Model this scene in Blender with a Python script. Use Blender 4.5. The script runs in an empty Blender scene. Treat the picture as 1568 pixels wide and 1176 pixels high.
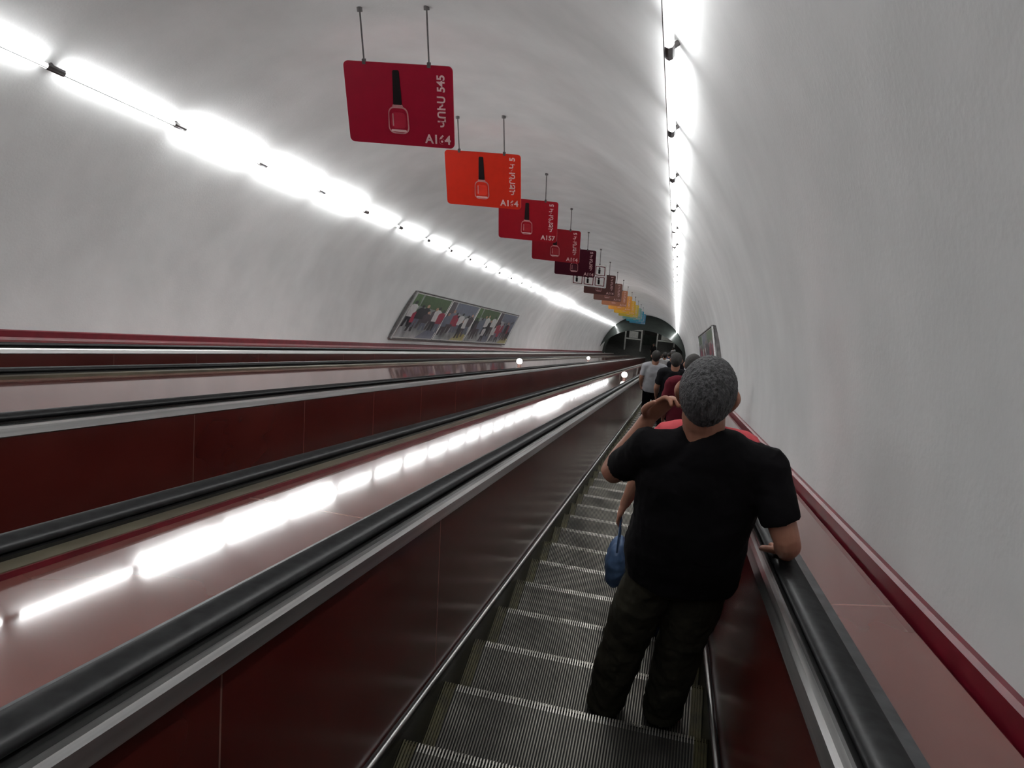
import bpy, bmesh, math, random
from mathutils import Vector, Matrix
random.seed(4)
C30, S30 = math.cos(math.radians(30)), 0.5
scene = bpy.context.scene
scene.view_settings.view_transform = 'Standard'
COL = scene.collection

def t2w(u, s, n):
    return Vector((u, s*C30 + n*S30, -s*S30 + n*C30))
def w2t(X, Y, Z):
    return (X, C30*Y - S30*Z, S30*Y + C30*Z)

# ------------------------------------------------------------------ materials
def newmat(name):
    m = bpy.data.materials.new(name); m.use_nodes = True
    nt = m.node_tree
    b = nt.nodes["Principled BSDF"]
    return m, nt, b

def mat(name, c1, c2=None, rough=0.5, metal=0.0, scale=8.0, bump=0.0, bscale=60.0, coat=0.0, stretch=(1,1,1), r2=None, detail=3, emis=0, ecol=None, spec=None):
    m, nt, b = newmat(name)
    N, L = nt.nodes, nt.links
    if emis:
        b.inputs['Base Color'].default_value = (*c1, 1)
        b.inputs['Emission Color'].default_value = (*(ecol or c1), 1); b.inputs['Emission Strength'].default_value = emis
        return m
    tc = N.new('ShaderNodeTexCoord'); mp = N.new('ShaderNodeMapping'); mp.inputs['Scale'].default_value = stretch
    L.new(tc.outputs['Object'], mp.inputs['Vector'])
    b.inputs['Roughness'].default_value = rough
    b.inputs['Metallic'].default_value = metal
    b.inputs['Coat Weight'].default_value = coat
    if spec is not None: b.inputs['Specular IOR Level'].default_value = spec
    nz = N.new('ShaderNodeTexNoise'); nz.inputs['Scale'].default_value = scale; nz.inputs['Detail'].default_value = detail
    L.new(mp.outputs[0], nz.inputs['Vector'])
    cr = N.new('ShaderNodeValToRGB')
    cr.color_ramp.elements[0].position = 0.32; cr.color_ramp.elements[1].position = 0.68
    cr.color_ramp.elements[0].color = (*c1, 1)
    cr.color_ramp.elements[1].color = (*(c2 or tuple(min(1, x*1.25) for x in c1)), 1)
    L.new(nz.outputs['Fac'], cr.inputs['Fac']); L.new(cr.outputs['Color'], b.inputs['Base Color'])
    if r2 is not None:
        mr = N.new('ShaderNodeMapRange'); mr.inputs['To Min'].default_value = rough; mr.inputs['To Max'].default_value = r2
        L.new(nz.outputs['Fac'], mr.inputs['Value']); L.new(mr.outputs[0], b.inputs['Roughness'])
    if bump:
        n2 = N.new('ShaderNodeTexNoise'); n2.inputs['Scale'].default_value = bscale; n2.inputs['Detail'].default_value = 2
        L.new(mp.outputs[0], n2.inputs['Vector'])
        bp = N.new('ShaderNodeBump'); bp.inputs['Strength'].default_value = bump; bp.inputs['Distance'].default_value = 0.01
        L.new(n2.outputs['Fac'], bp.inputs['Height']); L.new(bp.outputs[0], b.inputs['Normal'])
    return m

def jointed(name, c1, c2, jc, period, off, rough, r2, width=0.006, coat=0.0, spec=None):
    """laminate panel with joint lines across the slope (object Y = distance down the slope)"""
    m = mat(name, c1, c2, rough=rough, r2=r2, scale=2.2, coat=coat, stretch=(1, .5, 1), spec=spec)
    nt = m.node_tree; N, L = nt.nodes, nt.links
    b = N["Principled BSDF"]
    src = b.inputs['Base Color'].links[0].from_socket
    tc = N.new('ShaderNodeTexCoord'); sp = N.new('ShaderNodeSeparateXYZ'); L.new(tc.outputs['Object'], sp.inputs[0])
    a = N.new('ShaderNodeMath'); a.operation = 'ADD'; a.inputs[1].default_value = 100*period - off; L.new(sp.outputs['Y'], a.inputs[0])
    d = N.new('ShaderNodeMath'); d.operation = 'DIVIDE'; d.inputs[1].default_value = period; L.new(a.outputs[0], d.inputs[0])
    f = N.new('ShaderNodeMath'); f.operation = 'FRACT'; L.new(d.outputs[0], f.inputs[0])
    lt = N.new('ShaderNodeMath'); lt.operation = 'LESS_THAN'; lt.inputs[1].default_value = width/period; L.new(f.outputs[0], lt.inputs[0])
    mx = N.new('ShaderNodeMix'); mx.data_type = 'RGBA'
    L.new(lt.outputs[0], mx.inputs['Factor']); L.new(src, mx.inputs['A']); mx.inputs['B'].default_value = (*jc, 1)
    L.new(mx.outputs['Result'], b.inputs['Base Color'])
    return m

M = {}
M['plaster'] = mat('vault_plaster', (.62,.63,.63), (.72,.73,.73), rough=.8, scale=1.3, bump=.13, bscale=38, detail=5)
M['red_trim'] = mat('dark_red_paint', (.12,.004,.012), (.17,.007,.018), rough=.35)
M['panel'] = jointed('red_laminate_panel', (.062,.009,.007), (.084,.013,.010), (.18,.10,.08), 1.42, 1.32, .14, .26)
M['deck'] = jointed('red_laminate_deck', (.15,.055,.046), (.20,.072,.060), (.30,.17,.15), 2.1, .35, .02, .08, .012, spec=.9)
M['steel'] = mat('brushed_steel', (.42,.42,.42), (.58,.58,.57), rough=.28, metal=1, scale=3, stretch=(20,.3,20), r2=.45)
M['olive'] = mat('worn_beige_metal', (.11,.095,.065), (.17,.15,.10), rough=.35, metal=.4, scale=3)
M['rubber'] = mat('black_rubber', (.010,.010,.011), (.022,.023,.024), rough=.25, scale=30, r2=.45)
M['rail_guide'] = mat('dark_grey_guide', (.035,.038,.04), (.09,.095,.10), rough=.4, scale=14, metal=.3)
M['black'] = mat('black_skirt', (.01,.01,.01), (.02,.02,.02), rough=.25)
M['step'] = mat('cast_aluminium_step', (.07,.066,.057), (.21,.20,.175), rough=.3, metal=.85, scale=5, r2=.5, detail=6)
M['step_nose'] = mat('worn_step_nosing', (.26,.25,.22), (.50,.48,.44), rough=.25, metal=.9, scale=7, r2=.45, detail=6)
M['step_back_shade'] = mat('shaded_grimy_step_metal', (.035,.032,.026), (.09,.083,.07), rough=.45, metal=.7, scale=6, r2=.6, detail=6)  # shadow at the back of the tread put into the colour, with grime
M['step_dark'] = mat('step_groove_dark', (.006,.0055,.005), (.012,.011,.009), rough=.7, scale=20)  # near-black colour for the grooves and the underside
M['yellow'] = mat('worn_yellow_edge', (.035,.030,.012), (.075,.065,.02), rough=.6, scale=20)
M['tube'] = mat('fluorescent_tube', (.9,.9,.9), emis=23.5, ecol=(.985,.99,.985))
M['lampglobe'] = mat('opal_lamp', (1,.97,.9), emis=8, ecol=(1,.98,.93))
M['fixture'] = mat('lamp_holder_grey', (.05,.045,.045), (.12,.11,.11), rough=.5)
M['hall'] = mat('dark_green_stone', (.028,.036,.031), (.05,.062,.054), rough=.4, scale=2)
M['hall_floor'] = mat('hall_granite_floor', (.03,.032,.03), (.055,.056,.052), rough=.45, scale=5)
M['white'] = mat('white_paint', (.7,.7,.68), rough=.5)
M['concrete'] = mat('concrete', (.12,.12,.12), (.2,.2,.2), rough=.8)

# ------------------------------------------------------------------ mesh helpers
def mkobj(name, verts, faces, m=None, smooth=False, parent=None, mats=None, fm=None):
    me = bpy.data.meshes.new(name); me.from_pydata([tuple(v) for v in verts], [], faces); me.update()
    o = bpy.data.objects.new(name, me); COL.objects.link(o)
    for mm in (mats or ([m] if m else [])): me.materials.append(mm)
    if fm:
        for p, i in zip(me.polygons, fm): p.material_index = i
    if smooth:
        for p in me.polygons: p.use_smooth = True
    if parent: o.parent = parent
    return o
def empty(name, loc=(0,0,0), rotx=0):
    e = bpy.data.objects.new(name, None); COL.objects.link(e); e.empty_display_size = .2
    e.location = loc; e.rotation_euler = (rotx, 0, 0); return e
SL = math.radians(-30)
def extrude(name, prof, s0, s1, m, closed=True, smooth=False, parent=None, nseg=1, slope=True):
    V=[];F=[]; k=len(prof)
    for i in range(nseg+1):
        s = s0+(s1-s0)*i/nseg
        V += [(u, s, n) for u, n in prof]
    for i in range(nseg):
        for j in range(k if closed else k-1):
            a=i*k+j; b=i*k+(j+1)%k
            F.append((a, b, b+k, a+k))
    if closed:
        F.append(tuple(range(k))[::-1]); F.append(tuple(nseg*k+j for j in range(k)))
    o = mkobj(name, V, F, m, smooth, parent)
    if slope and not parent: o.rotation_euler = (SL, 0, 0)
    bm = bmesh.new(); bm.from_mesh(o.data)
    if closed: bmesh.ops.recalc_face_normals(bm, faces=bm.faces)
    bm.to_mesh(o.data); bm.free()
    if smooth:
        for p in o.data.polygons: p.use_smooth = len(p.vertices) == 4
    return o
def oval(u, n, a, b, k=16):
    return [(u+a*math.cos(2*math.pi*i/k), n+b*math.sin(2*math.pi*i/k)) for i in range(k)]
def boxprof(u0,u1,n0,n1): return [(u0,n0),(u1,n0),(u1,n1),(u0,n1)]

def join_geo(parts):
    V=[];F=[]
    for v,f in parts:
        o=len(V); V+=[Vector(x) for x in v]; F+=[tuple(i+o for i in q) for q in f]
    return V,F
def box_geo(c, d):
    x,y,z=c; a,b,e=[k/2 for k in d]
    v=[(x+i*a,y+j*b,z+k*e) for i in(-1,1) for j in(-1,1) for k in(-1,1)]
    f=[(0,1,3,2),(4,6,7,5),(0,4,5,1),(2,3,7,6),(0,2,6,4),(1,5,7,3)]
    return v,f
def cyl_geo(p0,p1,r,k=8,caps=True):
    p0=Vector(p0);p1=Vector(p1);t=(p1-p0).normalized()
    a=t.orthogonal().normalized(); b=t.cross(a)
    v=[p+(a*math.cos(2*math.pi*i/k)+b*math.sin(2*math.pi*i/k))*r for p in(p0,p1) for i in range(k)]
    f=[(i,(i+1)%k,(i+1)%k+k,i+k) for i in range(k)]
    if caps: f+=[tuple(range(k))[::-1],tuple(range(k,2*k))]
    return v,f

# ------------------------------------------------------------------ tunnel shell
UC, NC, R = -3.0, -.70, 3.77
S0, S1 = -6.0, 72.0
def arc(a0, a1, k, r=R):
    return [(UC+r*math.cos(math.radians(a0+(a1-a0)*i/k)), NC+r*math.sin(math.radians(a0+(a1-a0)*i/k))) for i in range(k+1)]
extrude('wall_right', [(UC+R, -2.2)]+arc(0,43,44), S0, S1, M['plaster'], closed=False, smooth=True)
extrude('ceiling', arc(43,137,96), S0, S1, M['plaster'], closed=False, smooth=True)
extrude('wall_left', arc(137,180,44)+[(UC-R, -2.2)], S0, S1, M['plaster'], closed=False, smooth=True)
extrude('floor', boxprof(UC-R, UC+R, -2.3, -2.2), S0, S1, M['concrete'])
V=[(u, S0, n) for u,n in arc(0,180,60)]+[(UC-R,S0,-2.3),(UC+R,S0,-2.3)]
o=mkobj('wall_back', V, [tuple(range(len(V)))], M['plaster']); o.rotation_euler=(SL,0,0)
def base_prof(x, d):
    return [(x, -.76),(x-d*.045,-.76),(x-d*.045,-.70),(x-d*.03,-.675),(x-d*.03,-.61),(x-d*.018,-.60),(x, -.60)]
extrude('baseboard_right', base_prof(UC+R-.002, 1), S0, S1, M['red_trim'])
extrude('baseboard_left', base_prof(UC-R+.002, -1), S0, S1, M['red_trim'])

# ------------------------------------------------------------------ fluorescent lines
def light_line(name, ang, phase, r0, twin=()):
    root = empty(name, rotx=SL)
    rr = R-.068
    ca,sa=math.cos(math.radians(ang)),math.sin(math.radians(ang))
    u=UC+rr*ca; n=NC+rr*sa
    wu=UC+R*ca; wn=NC+R*sa
    tubes=[];holders=[]
    s=phase-6*1.75
    while s<S1-1:
        if s>S0+.2:
            off = random.uniform(-.012,.012); r=r0
            kk = 6 if s<30 else 4
            if any(a<s<b for a,b in twin):
                for q in (-.06,.06):
                    tubes.append(cyl_geo((u-sa*q,s+.10,n+ca*q),(u-sa*q,s+1.65,n+ca*q),.036,6,False))
            else:
                tubes.append(cyl_geo((u+off,s+.10,n),(u-off,s+1.65,n+off),r,kk,False))
            holders.append(cyl_geo((u,s-.10,n),(u,s+.10,n),.032,8))
            holders.append(cyl_geo((u,s,n),(wu,s,wn),.018,6))
        s+=1.75
    V,F=join_geo(tubes); mkobj('tubes',V,F,M['tube'],True,root)
    V,F=join_geo(holders); mkobj('lamp_holders',V,F,M['fixture'],False,root)
    holders=[cyl_geo((u-ca*.038,S0+.2,n-sa*.038),(u-ca*.038,S1-.5,n-sa*.038),.005,6)]
    V,F=join_geo(holders); mkobj('cable',V,F,M['fixture'],False,root)
light_line('fluorescent_light_line', 137, 5.95, .025, twin=((7.2,12.5),(33,40)))
light_line('fluorescent_light_line', 43, 4.85, .032)

# ------------------------------------------------------------------ escalators
NOSE_N = -1.37
PITCH = .4/C30
Y0 = 2.17
S_PH = w2t(0, Y0, (NOSE_N-.5*Y0)/C30)[1]
def step_mesh(width=1.0, rib=.0105):
    V=[];F=[];fm=[]
    nr=int(width/rib); p=width/nr; x0=-width/2
    prof=[]
    for i in range(nr):
        x=x0+i*p
        prof += [(x,0),(x+p*.42,0),(x+p*.46,-.012),(x+p*.96,-.012)]
    prof.append((x0+width,0))
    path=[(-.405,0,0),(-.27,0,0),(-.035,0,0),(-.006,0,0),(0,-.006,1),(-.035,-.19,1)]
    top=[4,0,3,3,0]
    for (py,pz,rs) in path:
        for x,d in prof:
            yy=py + (d if rs else 0); zz=pz+(0 if rs else d)
            V.append(w2t(x,yy,zz))
    k=len(prof)
    for j in range(len(path)-1):
        for i in range(k-1):
            a=j*k+i; F.append((a,a+1,a+1+k,a+k))
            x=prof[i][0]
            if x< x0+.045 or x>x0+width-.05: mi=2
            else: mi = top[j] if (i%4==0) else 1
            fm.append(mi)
    b=len(V)
    for (x,y,z) in [(x0,-.405,-.02),(x0+width,-.405,-.02),(x0+width,-.012,-.02),(x0,-.012,-.02),(x0,-.05,-.26),(x0+width,-.05,-.26)]:
        V.append(w2t(x,y,z))
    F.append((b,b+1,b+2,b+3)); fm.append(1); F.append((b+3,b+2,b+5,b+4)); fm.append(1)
    me=bpy.data.meshes.new('step'); me.from_pydata(V,[],F); me.update()
    for mm in (M['step'],M['step_dark'],M['yellow'],M['step_nose'],M['step_back_shade']): me.materials.append(mm)
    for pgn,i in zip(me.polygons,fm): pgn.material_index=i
    return me
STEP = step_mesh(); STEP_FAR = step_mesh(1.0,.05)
def balustrade(root, uh, d, tag):
    """uh: handrail centre, d=+1 when the steps lie towards +u"""
    H=-.645
    extrude('handrail_'+tag, oval(uh, H, .043, .019, 18), S0, S1, M['rubber'], smooth=True, parent=root)
    extrude('handrail_guide_'+tag, [(uh-d*.05,H-.013),(uh+d*.05,H-.013),(uh+d*.05,H-.04),(uh-d*.05,H-.04)], S0,S1,M['black'],parent=root)
    extrude('inner_capping_'+tag, [(uh-d*.02,-.682),(uh+d*.05,-.672),(uh+d*.066,-.672),(uh+d*.076,-.682),(uh+d*.084,-.716),(uh+d*.07,-.726),(uh-d*.02,-.726)], S0,S1,M['steel'],parent=root)
    extrude('inner_panel_'+tag, [(uh+d*.074,-.715),(uh+d*.125,-1.33),(uh+d*.06,-1.33),(uh+d*.02,-.715)], S0,S1,M['panel'],parent=root)
    extrude('skirt_'+tag, [(uh+d*.115,-1.30),(uh+d*.138,-1.315),(uh+d*.143,-1.35),(uh+d*.145,-1.75),(uh+d*.09,-1.75),(uh+d*.09,-1.30)], S0,S1,M['black'],parent=root)
    extrude('skirt_moulding_'+tag, oval(uh+d*.137,-1.315,.010,.014,10), S0,S1,M['steel'],parent=root,smooth=True)
    extrude('outer_guide_'+tag, [(uh-d*.05,-.668),(uh-d*.095,-.672),(uh-d*.10,-.76),(uh-d*.0,-.76),(uh-d*.0,-.69),(uh-d*.05,-.69)], S0,S1,M['rail_guide'] if tag=='left' or uh>0 else M['olive'],parent=root)
def escalator(ul, ur, me):
    root=empty('escalator', rotx=SL)
    balustrade(root, ul, +1, 'left'); balustrade(root, ur, -1, 'right')
    o=bpy.data.objects.new('steps', me); COL.objects.link(o); o.parent=root
    w=(ur-ul)-.29
    k0=-16
    o.scale=(w/1.0,1,1)
    o.location=((ul+ur)/2, S_PH+k0*PITCH, NOSE_N)
    md=o.modifiers.new('run','ARRAY'); md.use_relative_offset=False; md.use_constant_offset=True
    md.constant_offset_displace=(0,PITCH,0); md.count=int((S1-(S_PH+k0*PITCH))/PITCH)
    return root
E=[(-.85,.44),(-2.87,-1.50),(-5.78,-4.25)]
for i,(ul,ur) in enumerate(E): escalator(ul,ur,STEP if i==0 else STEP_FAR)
def deck(name,u0,u1):
    extrude(name, [(u0,-.69),(u1,-.69),(u1,-.80),(u0,-.80)], S0,S1,M['deck'])
deck('balustrade_deck', -1.40, -.95)
deck('balustrade_deck', -4.15, -2.97)
deck('balustrade_deck', UC-R+.045, -5.88)
extrude('balustrade_deck', [(.54,-.695),(UC+R-.045,-.665),(UC+R-.045,-.8),(.54,-.8)], S0,S1,M['deck'])
extrude('trim_1', [(-1.425,-.675),(-1.40,-.675),(-1.40,-.76),(-1.425,-.76)], S0,S1,M['red_trim'])

def dome_lamp(u,s):
    root=empty('deck_lamp', t2w(u,s,-.69))
    V=[];F=[];k=16;rings=7;r=.065
    for i in range(rings+1):
        a=-.6+ (math.pi/2+.6)*i/rings
        for j in range(k):
            V.append((r*math.cos(a)*math.cos(2*math.pi*j/k), r*math.cos(a)*math.sin(2*math.pi*j/k), .12+r*math.sin(a)))
    for i in range(rings):
        for j in range(k): F.append((i*k+j,i*k+(j+1)%k,(i+1)*k+(j+1)%k,(i+1)*k+j))
    mkobj('globe',V,F,M['lampglobe'],True,root)
    v,f=cyl_geo((0,0,-.03),(0,0,.10),.04,16); mkobj('lamp_base',v,f,M['steel'],False,root)
dome_lamp(-1.05,16.9)
for s in (16.9,30.4): dome_lamp(-3.35,s-.2)

# ------------------------------------------------------------------ hanging signs
def rrect(w,h,r,k=5):
    pts=[]
    for cx,cz,a0 in ((w/2-r,h/2-r,0),(-w/2+r,h/2-r,90),(-w/2+r,-h/2+r,180),(w/2-r,-h/2+r,270)):
        for i in range(k+1):
            a=math.radians(a0+90*i/k); pts.append((cx+r*math.cos(a),cz+r*math.sin(a)))
    return pts
def plate(name,w,h,r,th,m,parent,loc=(0,0,0),taper=1.0):
    p=rrect(w,h,r); p=[(x*(1+(taper-1)*(z/h+.5)),z) for x,z in p]; k=len(p)
    V=[(x,-th/2,z) for x,z in p]+[(x,th/2,z) for x,z in p]
    F=[tuple(range(k))[::-1],tuple(range(k,2*k))]+[(i,(i+1)%k,(i+1)%k+k,i+k) for i in range(k)]
    o=mkobj(name,V,F,m,False,parent); o.location=loc
    bm=bmesh.new(); bm.from_mesh(o.data); bmesh.ops.recalc_face_normals(bm,faces=bm.faces); bm.to_mesh(o.data); bm.free()
    return o
def text(name,body,size,loc,m,parent,vertical=False):
    cu=bpy.data.curves.new(name,'FONT'); cu.body=body; cu.size=size; cu.extrude=.002; cu.offset=.003
    cu.materials.append(m)
    o=bpy.data.objects.new(name,cu); COL.objects.link(o); o.parent=parent
    mt=Matrix.Rotation(math.pi/2,4,'X')
    if vertical: mt=mt@Matrix.Rotation(math.pi/2,4,'Z')
    o.matrix_local=Matrix.Translation(loc)@mt
    return o
M['txt']=mat('pale_pink_print',(.62,.42,.42),rough=.5)
M['cap']=mat('black_gloss_print',(.006,.004,.005),rough=.4)
M['glassprint']=mat('clear_glass_print',(.42,.16,.17),(.6,.3,.3),rough=.4)
sign_cols=[(.31,.004,.024),(.56,.022,.008),(.30,.005,.014),(.25,.006,.014),(.05,.003,.012),None,
           (.10,.045,.042),(.22,.11,.09),(.42,.18,.10),(.6,.27,.05),(.65,.38,.04),(.55,.45,.07),(.2,.40,.36),(.05,.30,.42),(.05,.22,.36)]
SW,SH=1.18,.83
rng=random.Random(2)
for i,c in enumerate(sign_cols):
    s=7.6+3.57*i; ntop=2.60; uc=-3.19
    top=t2w(uc,s,ntop)
    root=empty('hanging_advert_sign' if c else 'hanging_pictogram_sign',(top.x,top.y,top.z-SH/2))
    root.rotation_euler=(0,math.radians(rng.uniform(-.8,.8)),math.radians(rng.uniform(-2,2)))
    if c:
        m=mat('sign_print_%d'%i,c,tuple(x*1.1 for x in c),rough=.35)
        mb=mat('bottle_print_%d'%i,tuple(min(1,x*1.15+.01) for x in c),tuple(min(1,x*1.4+.02) for x in c),rough=.3,scale=5)
        plate('board',SW,SH,.05,.018,m,root)
        plate('bottle_cap',.095,.35,.02,.006,M['cap'],root,(-.02,-.012,.175),taper=.72)
        plate('bottle_collar',.115,.03,.008,.006,M['glassprint'],root,(-.02,-.0125,-.01))
        plate('bottle_edge',.235,.28,.07,.006,M['glassprint'],root,(-.02,-.0105,-.155),taper=.92)
        plate('bottle_glass',.21,.25,.06,.006,m,root,(-.02,-.0125,-.155),taper=.92)
        plate('bottle_varnish',.165,.16,.04,.006,mb,root,(-.02,-.0145,-.155))
        plate('bottle_base',.17,.022,.01,.006,M['txt'],root,(-.02,-.0145,-.262))
        plate('bottle_glint',.014,.13,.006,.006,M['glassprint'],root,(-.078,-.0165,-.15))
        text('print_code','A164' if i!=2 else 'A157',.13,(.27,-.012,-.37),M['txt'],root)
        text('print_name','ՎՈՒՍ 545' if i==0 else 'ՎԵՐՆԻԿ 5',.115,(.50,-.012,-.2),M['txt'],root,True)
    else:
        plate('board',SW,SH,.03,.018,M['white'],root)
        for a in range(3):
            for b in range(2):
                x=(a-1)*.37; z=(b-.5)*.38
                plate('pictogram_frame',.32,.33,.02,.004,M['red_trim'],root,(x,-.011,z))
                plate('pictogram_field',.27,.28,.015,.004,M['white'],root,(x,-.0135,z))
                plate('pictogram_figure',.07,.17,.03,.004,M['cap'],root,(x-.03,-.0155,z-.02))
                plate('pictogram_head',.06,.06,.03,.004,M['cap'],root,(x-.03,-.0155,z+.1))
    parts=[]
    for du in (-.36,.34):
        u=uc+du; nc=NC+math.sqrt(R*R-(u-UC)**2); ln=(nc-ntop)/C30
        parts.append(cyl_geo((du,0,SH/2-.03),(du,0,SH/2+ln+.02),.009,8))
        parts.append(cyl_geo((du,0,SH/2+ln-.03),(du,0,SH/2+ln+.02),.03,8))
        parts.append(box_geo((du,0,SH/2+.0),(.035,.03,.05)))
    V,F=join_geo(parts); mkobj('hanger_rods',V,F,M['fixture'],False,root)

# ------------------------------------------------------------------ poster panels on the walls
PCOL=[mat('poster_ink_%d'%i,c,rough=.35) for i,c in enumerate([(.02,.022,.03),(.28,.03,.06),(.5,.5,.5),(.05,.10,.04),(.35,.33,.12),(.07,.06,.07),(.13,.15,.2),(.4,.22,.15)])]
M['street']=mat('poster_street_print',(.14,.16,.16),(.42,.44,.46),rough=.35,scale=2.2)
M['greenery']=mat('poster_greenery_print',(.04,.10,.03),(.12,.22,.09),rough=.35,scale=5)
def poster(u0,n0,u1,n1,sa,sb,shift,npan,seed):
    root=empty('poster_panel', rotx=SL)
    rg=random.Random(seed)
    d=Vector((u1-u0,0,n1-n0)); inn=Vector((-(n1-n0),0,(u1-u0))).normalized()
    if (Vector((UC,0,NC))-Vector((u0,0,n0))).dot(inn)<0: inn=-inn
    Ls=sb-sa; Hn=d.length
    def P(fs,fn,off):
        s=sa+Ls*fs+shift*fn
        return Vector((u0,0,n0))+d*fn+Vector((0,s,0))+inn*off
    def quad(name,a,b,c,e,off,th,m):
        V=[P(a,c,off),P(b,c,off),P(b,e,off),P(a,e,off),P(a,c,off-th),P(b,c,off-th),P(b,e,off-th),P(a,e,off-th)]
        mkobj(name,V,[(0,1,2,3),(7,6,5,4),(0,4,5,1),(1,5,6,2),(2,6,7,3),(3,7,4,0)],m,False,root)
    def poly(name,pts,off,m):
        mkobj(name,[P(a,b,off) for a,b in pts],[tuple(range(len(pts)))],m,False,root)
    quad('backing',0,1,0,1,.05,.08,M['fixture'])
    for i in range(npan):
        a=i/npan+.003; b=(i+1)/npan-.003
        quad('white_margin_%d'%i,a,b,.02,.98,.056,.01,M['white'])
        a+=.004;b-=.006
        quad('photograph_%d'%i,a,b,.04,.96,.062,.01,M['street'])
        w=b-a
        poly('print_trees_%d'%i,[(a,.45),(a+w*.2,.6),(a+w*.15,.96),(a,.96)],.0632,M['greenery'] if i%2==0 else PCOL[5])
        poly('print_buildings_%d'%i,[(a+w*.2,.72),(a+w,.66),(a+w,.96),(a+w*.2,.96)],.0631,PCOL[6] if i%2 else PCOL[3])
        poly('print_lawn_%d'%i,[(a+w*.5,.04),(a+w,.04),(a+w,.2),(a+w*.75,.26)],.0634,PCOL[4] if i%2 else PCOL[6])
        for q in range(8):           # printed pedestrians
            cx=a+w*(.10+.115*q+rg.uniform(-.03,.03)); fb=rg.uniform(.06,.3); ht=rg.uniform(.42,.6); hw=.30/Ls
            c1=rg.choice(PCOL[:3]+PCOL[5:7]); c2=rg.choice([PCOL[0],PCOL[5],PCOL[6]])
            o_=.0640+q*.0004
            poly('print_legs',[(cx-hw*.7,fb),(cx-hw*.2,fb),(cx,fb+ht*.3),(cx+hw*.4,fb),(cx+hw*.9,fb),(cx+hw*.6,fb+ht*.5),(cx-hw*.6,fb+ht*.5)],o_,c2)
            poly('print_coat',[(cx-hw*.8,fb+ht*.38),(cx+hw*.8,fb+ht*.38),(cx+hw,fb+ht*.78),(cx+hw*.4,fb+ht*.86),(cx-hw*.4,fb+ht*.86),(cx-hw,fb+ht*.78)],o_+.0001,c1)
            poly('print_head',[(cx+hw*.38*math.cos(t*.785),fb+ht*.93+ht*.075*math.sin(t*.785)) for t in range(8)],o_+.0002,rg.choice([PCOL[7],PCOL[0]]))
    e=.004
    quad('frame_low',0,1,-.01,.015,.075,.05,M['fixture']); quad('frame_top',0,1,.985,1.01,.075,.05,M['fixture'])
    quad('frame_end_1',0,e,0,1,.075,.05,M['steel']); quad('frame_end_2',1-e,1,0,1,.075,.05,M['steel'])
poster(-6.74,-.46,-6.46,.76,17.4,29.8,.8,4,1)
poster(.72,-.25,.56,.55,12.6,21,.6,3,11)

# ------------------------------------------------------------------ lower hall
YE=t2w(0,72,NOSE_N).y; ZE=t2w(0,72,NOSE_N).z
def hbox(name,x0,x1,y0,y1,z0,z1,m,parent=None):
    v,f=box_geo(((x0+x1)/2,(y0+y1)/2,(z0+z1)/2),(x1-x0,y1-y0,z1-z0)); return mkobj(name,v,f,m,False,parent)
hbox('floor_hall',-8,2,YE-.3,YE+18,ZE-.2,ZE+.02,M['hall_floor'])
RH=4.35; pr=[(UC+RH,-1)]+[(UC+RH*math.cos(math.radians(a)),RH*math.sin(math.radians(a))+.6) for a in range(0,181,4)]+[(UC-RH,-1)]
V=[];F=[];k=len(pr)
for y in (YE-2.5,YE+16):
    V+=[(u,y,ZE+n) for u,n in pr]
for j in range(k-1): F.append((j,j+1,j+1+k,j+k))
mkobj('ceiling_hall',V,F,M['hall'],True)
V=[(u,YE+16,ZE+n) for u,n in pr]; mkobj('wall_front',V,[tuple(range(len(V)))],M['hall'])
M['frame_metal']=mat('pale_frame_paint',(.55,.57,.55),rough=.4)
def gate(x,w,h,y,z0=0):
    root=empty('station_gate_frame',(x,y,ZE)); t=.13
    for nm,c,dd in (('post_1',(-w/2,0,h/2),(t,.2,h)),('post_2',(w/2,0,h/2),(t,.2,h)),('lintel',(0,0,h),(w+t,.2,t)),('rail',(0,0,h*.55),(w,.1,.09))):
        v,f=box_geo(c,dd); mkobj(nm,v,f,M['frame_metal'],False,root)
    v,f=box_geo((0,-.02,h*.76),(w*.55,.04,h*.32)); mkobj('notice',v,f,M['frame_metal'],False,root)
gate(-4.2,1.5,2.25,YE+2.4); gate(-1.2,1.6,2.3,YE+2.6)
booth=empty('control_booth',(-2.7,YE+4.2,ZE))
v,f=box_geo((0,0,.55),(1.3,1.1,1.1)); mkobj('booth_base',v,f,M['hall'],False,booth)
v,f=box_geo((0,0,1.55),(1.2,1.0,.9)); mkobj('booth_glass',v,f,M['hall_floor'],False,booth)
v,f=box_geo((0,0,2.06),(1.4,1.2,.12)); mkobj('booth_roof',v,f,M['frame_metal'],False,booth)
V=[];F=[]
aa=arc(0,180,60,R-.01); bb=arc(0,180,60,R-.22)
for (u,n) in aa: V+=[(u,S1-.6,n),(u,S1,n)]
for (u,n) in bb: V+=[(u,S1-.6,n),(u,S1,n)]
q=len(aa)*2
for i in range(60):
    F+=[(2*i,2*i+2,q+2*i+2,q+2*i),(q+2*i,q+2*i+2,q+2*i+3,q+2*i+1),(2*i+1,2*i+3,q+2*i+3,q+2*i+1)]
o=mkobj('trim_2',V,F,M['hall']); o.rotation_euler=(SL,0,0)
for y in (1.2,7.5):  # out-of-view fill lamps; the near one added to light the gate frames
    hl=empty('hall_fill_lamp',(-2.8,YE+y,ZE+4.25))
    v,f=box_geo((0,0,0),(2.6,.3,.08)); mkobj('diffuser',v,f,M['lampglobe'],False,hl)
    v,f=cyl_geo((0,0,0),(0,0,.7),.02); mkobj('stem',v,f,M['fixture'],False,hl)

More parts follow.
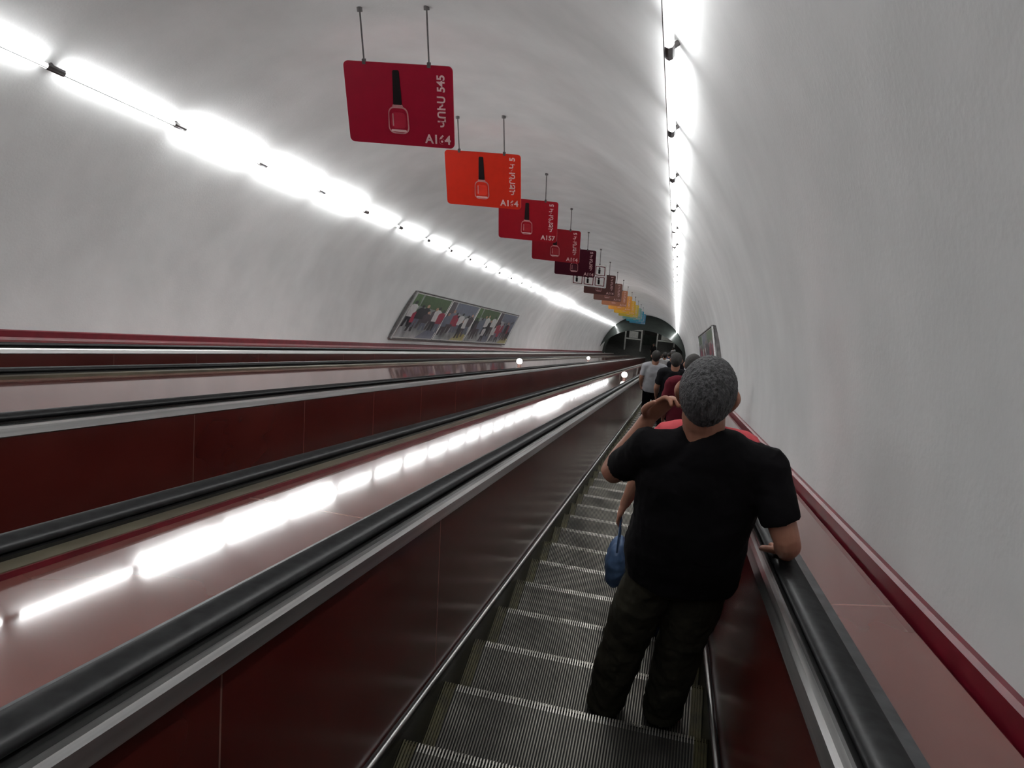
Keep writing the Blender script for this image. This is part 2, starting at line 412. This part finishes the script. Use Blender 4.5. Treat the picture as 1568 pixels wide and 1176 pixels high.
# ------------------------------------------------------------------ people
def catmull(p,t):
    n=len(p); i=min(int(t),n-2); f=t-i
    g=lambda j:p[max(0,min(n-1,j))]
    a,b,c,d=g(i-1),g(i),g(i+1),g(i+2)
    return .5*((2*b)+(c-a)*f+(2*a-5*b+4*c-d)*f*f+(3*b-a-3*c+d)*f*f*f)
def tube(pts,rad,k=18,sub=4,cap=(1,1),ref=(1,0,0),mt=None,power=2.0):
    P=[Vector(p) for p in pts]; RR=[Vector((r,r,0)) if not isinstance(r,(tuple,list)) else Vector((r[0],r[1],0)) for r in rad]
    c=[];r=[]
    n=(len(P)-1)*sub
    for i in range(n+1):
        t=i/sub
        c.append(catmull(P,min(t,len(P)-1))); r.append(catmull(RR,min(t,len(P)-1)))
    t0=(c[1]-c[0]).normalized(); t1=(c[-1]-c[-2]).normalized()
    if cap[0]:
        add=[]
        for a in (80,55,28):
            a=math.radians(a); m_=min(r[0].x,r[0].y)
            add.append((c[0]-t0*m_*math.sin(a)*cap[0], r[0]*math.cos(a)))
        c=[x for x,_ in add]+c; r=[x for _,x in add]+r
    if cap[1]:
        m_=min(r[-1].x,r[-1].y); ce=c[-1]; re=r[-1]
        for a in (28,55,80):
            a=math.radians(a)
            c.append(ce+t1*m_*math.sin(a)*cap[1]); r.append(re*math.cos(a))
    V=[];F=[]
    ref=Vector(ref)
    for i in range(len(c)):
        tg=(c[min(i+1,len(c)-1)]-c[max(i-1,0)]).normalized()
        sd=(ref-tg*ref.dot(tg)); 
        if sd.length<1e-3: sd=tg.orthogonal()
        sd.normalize(); ot=tg.cross(sd)
        for j in range(k):
            a=2*math.pi*j/k; cc,ss=math.cos(a),math.sin(a)
            e=2/power
            x=math.copysign(abs(cc)**e,cc); y=math.copysign(abs(ss)**e,ss)
            V.append(c[i]+sd*(r[i].x*x)+ot*(r[i].y*y))
    for i in range(len(c)-1):
        for j in range(k): F.append((i*k+j,i*k+(j+1)%k,(i+1)*k+(j+1)%k,(i+1)*k+j))
    F.append(tuple(range(k))[::-1]); F.append(tuple((len(c)-1)*k+j for j in range(k)))
    if mt: V=[mt@v for v in V]
    return V,F
def hand_geo(wrist,dirv,normal,curl,side,sc=1.0,thumb_in=.5):
    d=Vector(dirv).normalized(); n=Vector(normal); n=(n-d*n.dot(d)).normalized(); lat=d.cross(n)*side
    w=Vector(wrist); parts=[]
    parts.append(tube([w-d*.02,w+d*.02*sc,w+d*.055*sc,w+d*.088*sc],[(.026*sc,.019*sc),(.034*sc,.018*sc),(.041*sc,.016*sc),(.038*sc,.012*sc)],ref=lat,k=16))
    for i,(o,f) in enumerate(((.031,.90),(.0105,1.0),(-.0105,.94),(-.031,.76))):
        p=w+d*.082*sc+lat*o*sc; pts=[p-d*.012]; a=curl*.35; pts.append(p)
        spread=lat*(o*1.2)
        for L_,inc in ((.045,.9),(.028,1.0),(.022,.6)):
            dd=(d*math.cos(a)-n*math.sin(a)+spread*.5).normalized(); p=p+dd*L_*f*sc; pts.append(p); a+=curl*inc
        parts.append(tube(pts,[.0095*sc,.0095*sc,.0088*sc,.008*sc,.007*sc],k=10,sub=3))
    p=w+d*.022*sc+lat*.026*sc; pts=[p]
    dd=(lat*.75+d*.65-n*.25*thumb_in).normalized(); p=p+dd*.04*sc; pts.append(p)
    dd=(lat*.25+d*.9-n*.35*thumb_in).normalized(); p=p+dd*.032*sc; pts.append(p)
    dd=(lat*.05+d*.9-n*.5*thumb_in).normalized(); p=p+dd*.026*sc; pts.append(p)
    parts.append(tube(pts,[.014*sc,.0125*sc,.0105*sc,.0085*sc],k=10,sub=3))
    return parts
def blob(name,parts,m,root,vox,smooth_it=4,disp=0,dscale=.1,fac=.5):
    V,F=join_geo(parts); o=mkobj(name,V,F,m,True,root)
    r=o.modifiers.new('r','REMESH'); r.mode='VOXEL'; r.voxel_size=vox; r.use_smooth_shade=True
    if smooth_it:
        s=o.modifiers.new('s','SMOOTH'); s.factor=fac; s.iterations=smooth_it
    if disp:
        tx=bpy.data.textures.new(name+'_folds','CLOUDS'); tx.noise_scale=dscale; tx.noise_depth=2
        dm=o.modifiers.new('d','DISPLACE'); dm.texture=tx; dm.strength=disp; dm.mid_level=.5; dm.texture_coords='LOCAL'
    return o
def person(name,base,yaw=0,h=1.0,shirt=(.02,.02,.02),pants=(.03,.028,.025),skin=(.42,.22,.15),hair=(.02,.018,.016),hair2=None,
           J=None,vox=.010,wide=1.0,head_rot=(0,0,0),hands=None,shoes=(.02,.018,.016),longsleeve=False,detail=True,baggy=1.0):
    j=dict(heelL=(-.10,-.06,0),heelR=(.10,-.06,0),kneeL=(-.095,.02,.46),kneeR=(.095,.02,.46),hipL=(-.085,0,.86),hipR=(.085,0,.86),
           pelvis=(0,0,.92),waist=(0,0,1.03),chest=(0,0,1.22),neck=(0,-.01,1.40),head=(0,.03,1.555),
           shL=(-.175,-.01,1.355),shR=(.175,-.01,1.355),elL=(-.235,-.05,1.09),elR=(.235,-.05,1.09),wrL=(-.23,.06,.87),wrR=(.23,.06,.87),
           toeL=(-.02,1),toeR=(.02,1))
    if J: j.update(J)
    for k_ in list(j):
        if len(j[k_])==3: j[k_]=Vector(j[k_])
    root=empty(name,base); root.rotation_euler=(0,0,yaw); root.scale=(h,h,h)
    ms=mat(name+'_shirt_cloth',shirt,tuple(min(1,x*1.3) for x in shirt),rough=.9,scale=5,bump=.25,bscale=25,spec=.15)
    mp_=mat(name+'_trouser_cloth',pants,tuple(min(1,x*1.5) for x in pants),rough=.9,scale=9,bump=.3,bscale=22,spec=.15)
    mk=mat(name+'_skin',skin,tuple(x*1.12 for x in skin),rough=.5,scale=20,bump=.05,bscale=80)
    mh=mat(name+'_hair',hair,hair2 or tuple(x*1.6 for x in hair),rough=.6,scale=110,bump=.8,bscale=220,detail=5,stretch=(1,1,.3))
    mo=mat(name+'_shoe_leather',shoes,rough=.5)
    X=Vector((1,0,0)); Yv=Vector((0,1,0)); Z=Vector((0,0,1)); W=wide; B=baggy
    pe,wa,ch,ne,hd=j['pelvis'],j['waist'],j['chest'],j['neck'],j['head']
    hem=pe+Vector((0,0,-.10)); sc_=(j['shL']+j['shR'])/2
    parts=[tube([hem,pe+Z*.02,wa+Z*.02,ch,Vector((sc_.x,sc_.y,sc_.z-.05)),Vector((sc_.x,sc_.y-.005,sc_.z+.02)),ne+Z*.0],
                [(.192*W,.138*W),(.195*W,.142*W),(.188*W,.138*W),(.195*W,.130*W),(.182*W,.108*W),(.130*W,.085),(.072,.068)],cap=(0,0),k=28,power=2.3)]
    for s_ in 'LR':
        sh,el,wr=j['sh'+s_],j['el'+s_],j['wr'+s_]
        sg=-1 if s_=='L' else 1
        sle=sh.lerp(el,.74)
        parts.append(tube([ne+X*sg*.035-Z*.015,sc_.lerp(sh,.55)+Z*.015,sh-Z*.002],[.05,.062,.060],k=16))
        if longsleeve:
            parts.append(tube([sc_.lerp(sh,.7)-Z*.01,sh,sh.lerp(el,.5),el,el.lerp(wr,.5),el.lerp(wr,.92)],[.06,.068,.058,.052,.046,.038],cap=(1,0)))
        else:
            parts.append(tube([sc_.lerp(sh,.7)-Z*.02,sh,sh.lerp(el,.35),sle],[.066,.066,.062,.062],cap=(1,0)))
    blob('tshirt',parts,ms,root,vox,3,.022,.10)
    parts=[tube([pe+Z*.04,pe-Z*.04,(j['hipL']+j['hipR'])/2-Z*.06],[(.168*W,.122*W),(.178*W,.128*W),(.165*W,.118*W)],cap=(.3,.3),k=24)]
    for s_ in 'LR':
        hp,kn,he=j['hip'+s_],j['knee'+s_],j['heel'+s_]
        an=he+Vector((0,.055,.07))
        parts.append(tube([hp+Z*.02,hp.lerp(kn,.35),kn,kn.lerp(an,.5),an+Z*.01,an-Z*.035],[.098*W,.094*W,.076*B,.074*B,.068*B,.072*B],cap=(1,0),k=20))
    blob('trousers',parts,mp_,root,vox,3,.026,.07)
    for s_ in 'LR':
        he=j['heel'+s_]; t=Vector((*j['toe'+s_],0)).normalized()
        a=he+t*.035
        parts=[tube([a+Z*.05,a+t*.07+Z*.048,a+t*.15+Z*.036,a+t*.205+Z*.032],[(.038,.05),(.042,.046),(.048,.034),(.04,.026)],ref=t.cross(Z),k=16)]
        V,F=join_geo(parts); V=[Vector((v.x,v.y,max(v.z,he.z+.002))) for v in V]
        mkobj('shoe_'+s_,V,F,mo,True,root)
    HM=Matrix.Translation(hd)@Matrix.Rotation(head_rot[2],4,'Z')@Matrix.Rotation(head_rot[0],4,'X')@Matrix.Rotation(head_rot[1],4,'Y')
    prof=[(-.118,.022,.022,.052),(-.108,.038,.040,.042),(-.082,.054,.068,.022),(-.045,.065,.086,.006),(0,.0735,.096,0),(.04,.0750,.097,-.004),(.074,.064,.084,-.006),(.094,.046,.060,-.006),(.106,.018,.024,-.006)]
    parts=[tube([(0,y,z) for z,a,b,y in prof],[(a*1.04,b) for z,a,b,y in prof],mt=HM,k=24,cap=(.3,.3),sub=3)]
    parts.append(tube([ne-Z*.06,ne.lerp(hd,.3),HM@Vector((0,-.016,-.06)),HM@Vector((0,-.018,0))],[.066,.064,.064,.05],k=18))
    parts.append(tube([(0,.085,.01),(0,.104,-.018),(0,.116,-.040),(0,.094,-.050)],[.010,.012,.016,.010],mt=HM,k=10))
    parts.append(tube([(-.024,.088,-.075),(0,.099,-.074),(.024,.088,-.075)],[.006,.009,.006],mt=HM,k=8,ref=(0,0,1)))
    parts.append(tube([(-.03,.085,.022),(0,.093,.02),(.03,.085,.022)],[.008,.008,.008],mt=HM,k=8,ref=(0,0,1)))
    for sg in (-1,1):
        parts.append(tube([(sg*.070,.004,-.040),(sg*.082,-.004,-.018),(sg*.090,-.010,.006),(sg*.084,-.004,.024)],[(.010,.010),(.010,.017),(.010,.019),(.008,.012)],mt=HM,k=12,ref=(1,0,0)))
    for s_ in 'LR':
        sh,el,wr=j['sh'+s_],j['el'+s_],j['wr'+s_]
        parts.append(tube([sh.lerp(el,.3),sh.lerp(el,.75),el,el.lerp(wr,.3),el.lerp(wr,.7),wr],[.046,.044,.040,.041,.031,.027],k=16))
        if hands and s_ in hands: dv,nv,cu,ti=hands[s_][:4]
        else: dv,nv,cu,ti=(wr-el),(-1 if s_=='L' else 1,0,0),.35,.4
        d=Vector(dv).normalized(); n=Vector(nv); n=(n-d*n.dot(d)).normalized(); lat=d.cross(n)
        sd=1 if s_=='L' else -1
        if hands and s_ in hands and len(hands[s_])>4: sd=hands[s_][4]
        elif lat.y*sd<0: sd=-sd
        parts+=hand_geo(wr,d,n,cu,sd,1.0,ti)
    blob('skin',parts,mk,root,.0045 if detail else .009,2)
    me_=mat(name+'_eye',(.7,.7,.68),rough=.2)
    for sg in (-1,1):
        v,f=tube([(sg*.03,.078,0),(sg*.03,.090,0)],[.011,.008],mt=HM,k=10)
        mkobj('eye',v,f,me_,True,root)
        v,f=tube([(sg*.03,.094,0),(sg*.03,.0975,0)],[.005,.004],mt=HM,k=8); mkobj('pupil',v,f,M['cap'],True,root)
    bm=bmesh.new(); bmesh.ops.create_uvsphere(bm,u_segments=48,v_segments=32,radius=1)
    for v in bm.verts:
        z=v.co.z
        sx,sy,sz=.0860,.109,.108
        v.co=Vector((v.co.x*sx*(1-.14*max(0,-z)),v.co.y*sy-.008,v.co.z*sz+(.016 if z>0 else .016*(1+z))))
    bmesh.ops.bisect_plane(bm,geom=bm.verts[:]+bm.edges[:]+bm.faces[:],plane_co=(0,-.09,-.075),plane_no=Vector((0,.85,-1)).normalized(),clear_outer=True)
    bmesh.ops.bisect_plane(bm,geom=bm.verts[:]+bm.edges[:]+bm.faces[:],plane_co=(0,.072,.05),plane_no=Vector((0,1,-.35)).normalized(),clear_outer=True)
    bmesh.ops.holes_fill(bm,edges=bm.edges)
    bmesh.ops.transform(bm,matrix=HM,verts=bm.verts)
    hm=bpy.data.meshes.new('hair'); bm.to_mesh(hm); bm.free(); hm.materials.append(mh)
    ho=bpy.data.objects.new('hair',hm); COL.objects.link(ho); ho.parent=root
    r=ho.modifiers.new('r','REMESH'); r.mode='VOXEL'; r.voxel_size=.003 if detail else .007; r.use_smooth_shade=True
    s=ho.modifiers.new('s','SMOOTH'); s.factor=.5; s.iterations=3
    tx=bpy.data.textures.new('hair_tufts','CLOUDS'); tx.noise_scale=.006; tx.noise_depth=2
    dm=ho.modifiers.new('d','DISPLACE'); dm.texture=tx; dm.strength=.005; dm.mid_level=.4; dm.texture_coords='LOCAL'
    return root
def tread(k):
    yn=Y0+.4*k; return yn, (NOSE_N-.5*yn)/C30

yn,zt=tread(0)
man=person('man_in_black_tshirt',(.05,yn-.17,zt),shirt=(.0045,.004,.005),pants=(.026,.024,.017),skin=(.34,.155,.10),
  hair=(.012,.012,.013),hair2=(.11,.11,.115),wide=1.03,vox=.008,head_rot=(-.20,.03,-.05),baggy=1.15,
  J=dict(heelL=(-.14,-.08,0),heelR=(.085,-.07,0),kneeL=(-.09,.0,.45),kneeR=(.11,.01,.45),hipL=(-.015,0,.85),hipR=(.15,0,.85),
         pelvis=(.065,0,.91),waist=(.068,-.01,1.03),chest=(.075,-.005,1.21),neck=(.06,.0,1.40),head=(.055,.035,1.530),
         shL=(-.090,-.01,1.335),shR=(.255,-.02,1.345),elL=(-.215,.09,1.13),elR=(.355,-.13,1.14),
         wrL=(-.115,.13,1.345),wrR=(.385,-.01,.985)),
  hands=dict(L=((.55,-.05,.9),(-.6,.8,0),.75,.6,1),R=((.0,.866,-.5),(0,.5,.866),.45,.6,-1)))
yn,zt=tread(2)
woman=person('person_in_red_shirt',(.175,yn-.17,zt),h=.945,shirt=(.55,.085,.10),pants=(.02,.03,.06),skin=(.5,.26,.18),hair=(.02,.015,.012),
  J=dict(elL=(-.28,.0,1.08),wrL=(-.34,.03,.86)))
def bag(loc):
    root=empty('blue_carrier_bag',loc)
    mb=mat('blue_bag_plastic',(.06,.12,.24),(.10,.18,.34),rough=.45,scale=6,bump=.6,bscale=14)
    parts=[tube([(0,0,-.40),(0,0,-.34),(0,0,-.25),(0,0,-.20)],[(.050,.10),(.056,.115),(.048,.105),(.02,.08)],ref=(1,0,0),k=24,cap=(.3,.3),power=2.6)]
    blob('bag_body',parts,mb,root,.008,3,.02,.06)
    parts=[tube([(0,sg*.06,-.21),(0,sg*.04,-.10),(0,0,.0)],[.005,.0045,.005],k=8) for sg in(-1,1)]
    V,F=join_geo(parts); mkobj('bag_handles',V,F,mb,True,root)
bag((.175-.352*.945,yn-.17+.03,zt+.735))
def passer(name,k,u,**kw):
    yn,zt=tread(k); return person(name,(u,yn-.17,zt),**kw)
passer('person_in_maroon_shirt',12,.17,shirt=(.12,.015,.025),pants=(.02,.02,.025),vox=.012,detail=False,skin=(.42,.22,.15))
passer('person_in_black_shirt',20,.0,shirt=(.010,.010,.012),pants=(.010,.010,.012),vox=.014,detail=False)
passer('person_in_grey_tshirt',27,-.38,shirt=(.33,.34,.36),pants=(.010,.010,.012),vox=.014,detail=False)
passer('person_in_dark_jacket',44,.0,shirt=(.015,.015,.02),vox=.015,detail=False,longsleeve=True)
passer('person_in_white_top',56,-.42,shirt=(.5,.5,.5),vox=.018,detail=False)
passer('person_in_dark_jacket',66,-.05,shirt=(.03,.02,.02),vox=.018,detail=False,longsleeve=True)
passer('person_in_blue_shirt',84,-.4,shirt=(.03,.05,.1),vox=.018,detail=False)
person('person_in_dark_jacket',(-2.2,YE+1.2,ZE+.02),yaw=2.9,shirt=(.02,.02,.02),vox=.02,detail=False,longsleeve=True)
person('person_in_white_top',(-.4,YE+.9,ZE+.02),yaw=.6,shirt=(.5,.5,.5),vox=.02,detail=False)

# ------------------------------------------------------------------ world + camera
w=bpy.data.worlds.new('world'); scene.world=w; w.use_nodes=True
w.node_tree.nodes['Background'].inputs[0].default_value=(.5,.55,.6,1); w.node_tree.nodes['Background'].inputs[1].default_value=.02
cd=bpy.data.cameras.new('camera'); cam=bpy.data.objects.new('camera',cd); COL.objects.link(cam)
cd.sensor_width=36; cd.lens=27.09; cd.clip_end=300; cd.clip_start=.05
fwd=Vector((-.2028,.8138,-.5448)).normalized(); rt=Vector((.9701,.2422,.0021)); rt=(rt-fwd*rt.dot(fwd)).normalized(); upv=rt.cross(fwd)
mw=Matrix.Identity(4)
for i in range(3): mw[i][0]=rt[i]; mw[i][1]=upv[i]; mw[i][2]=-fwd[i]
cam.matrix_world=mw
scene.camera=cam
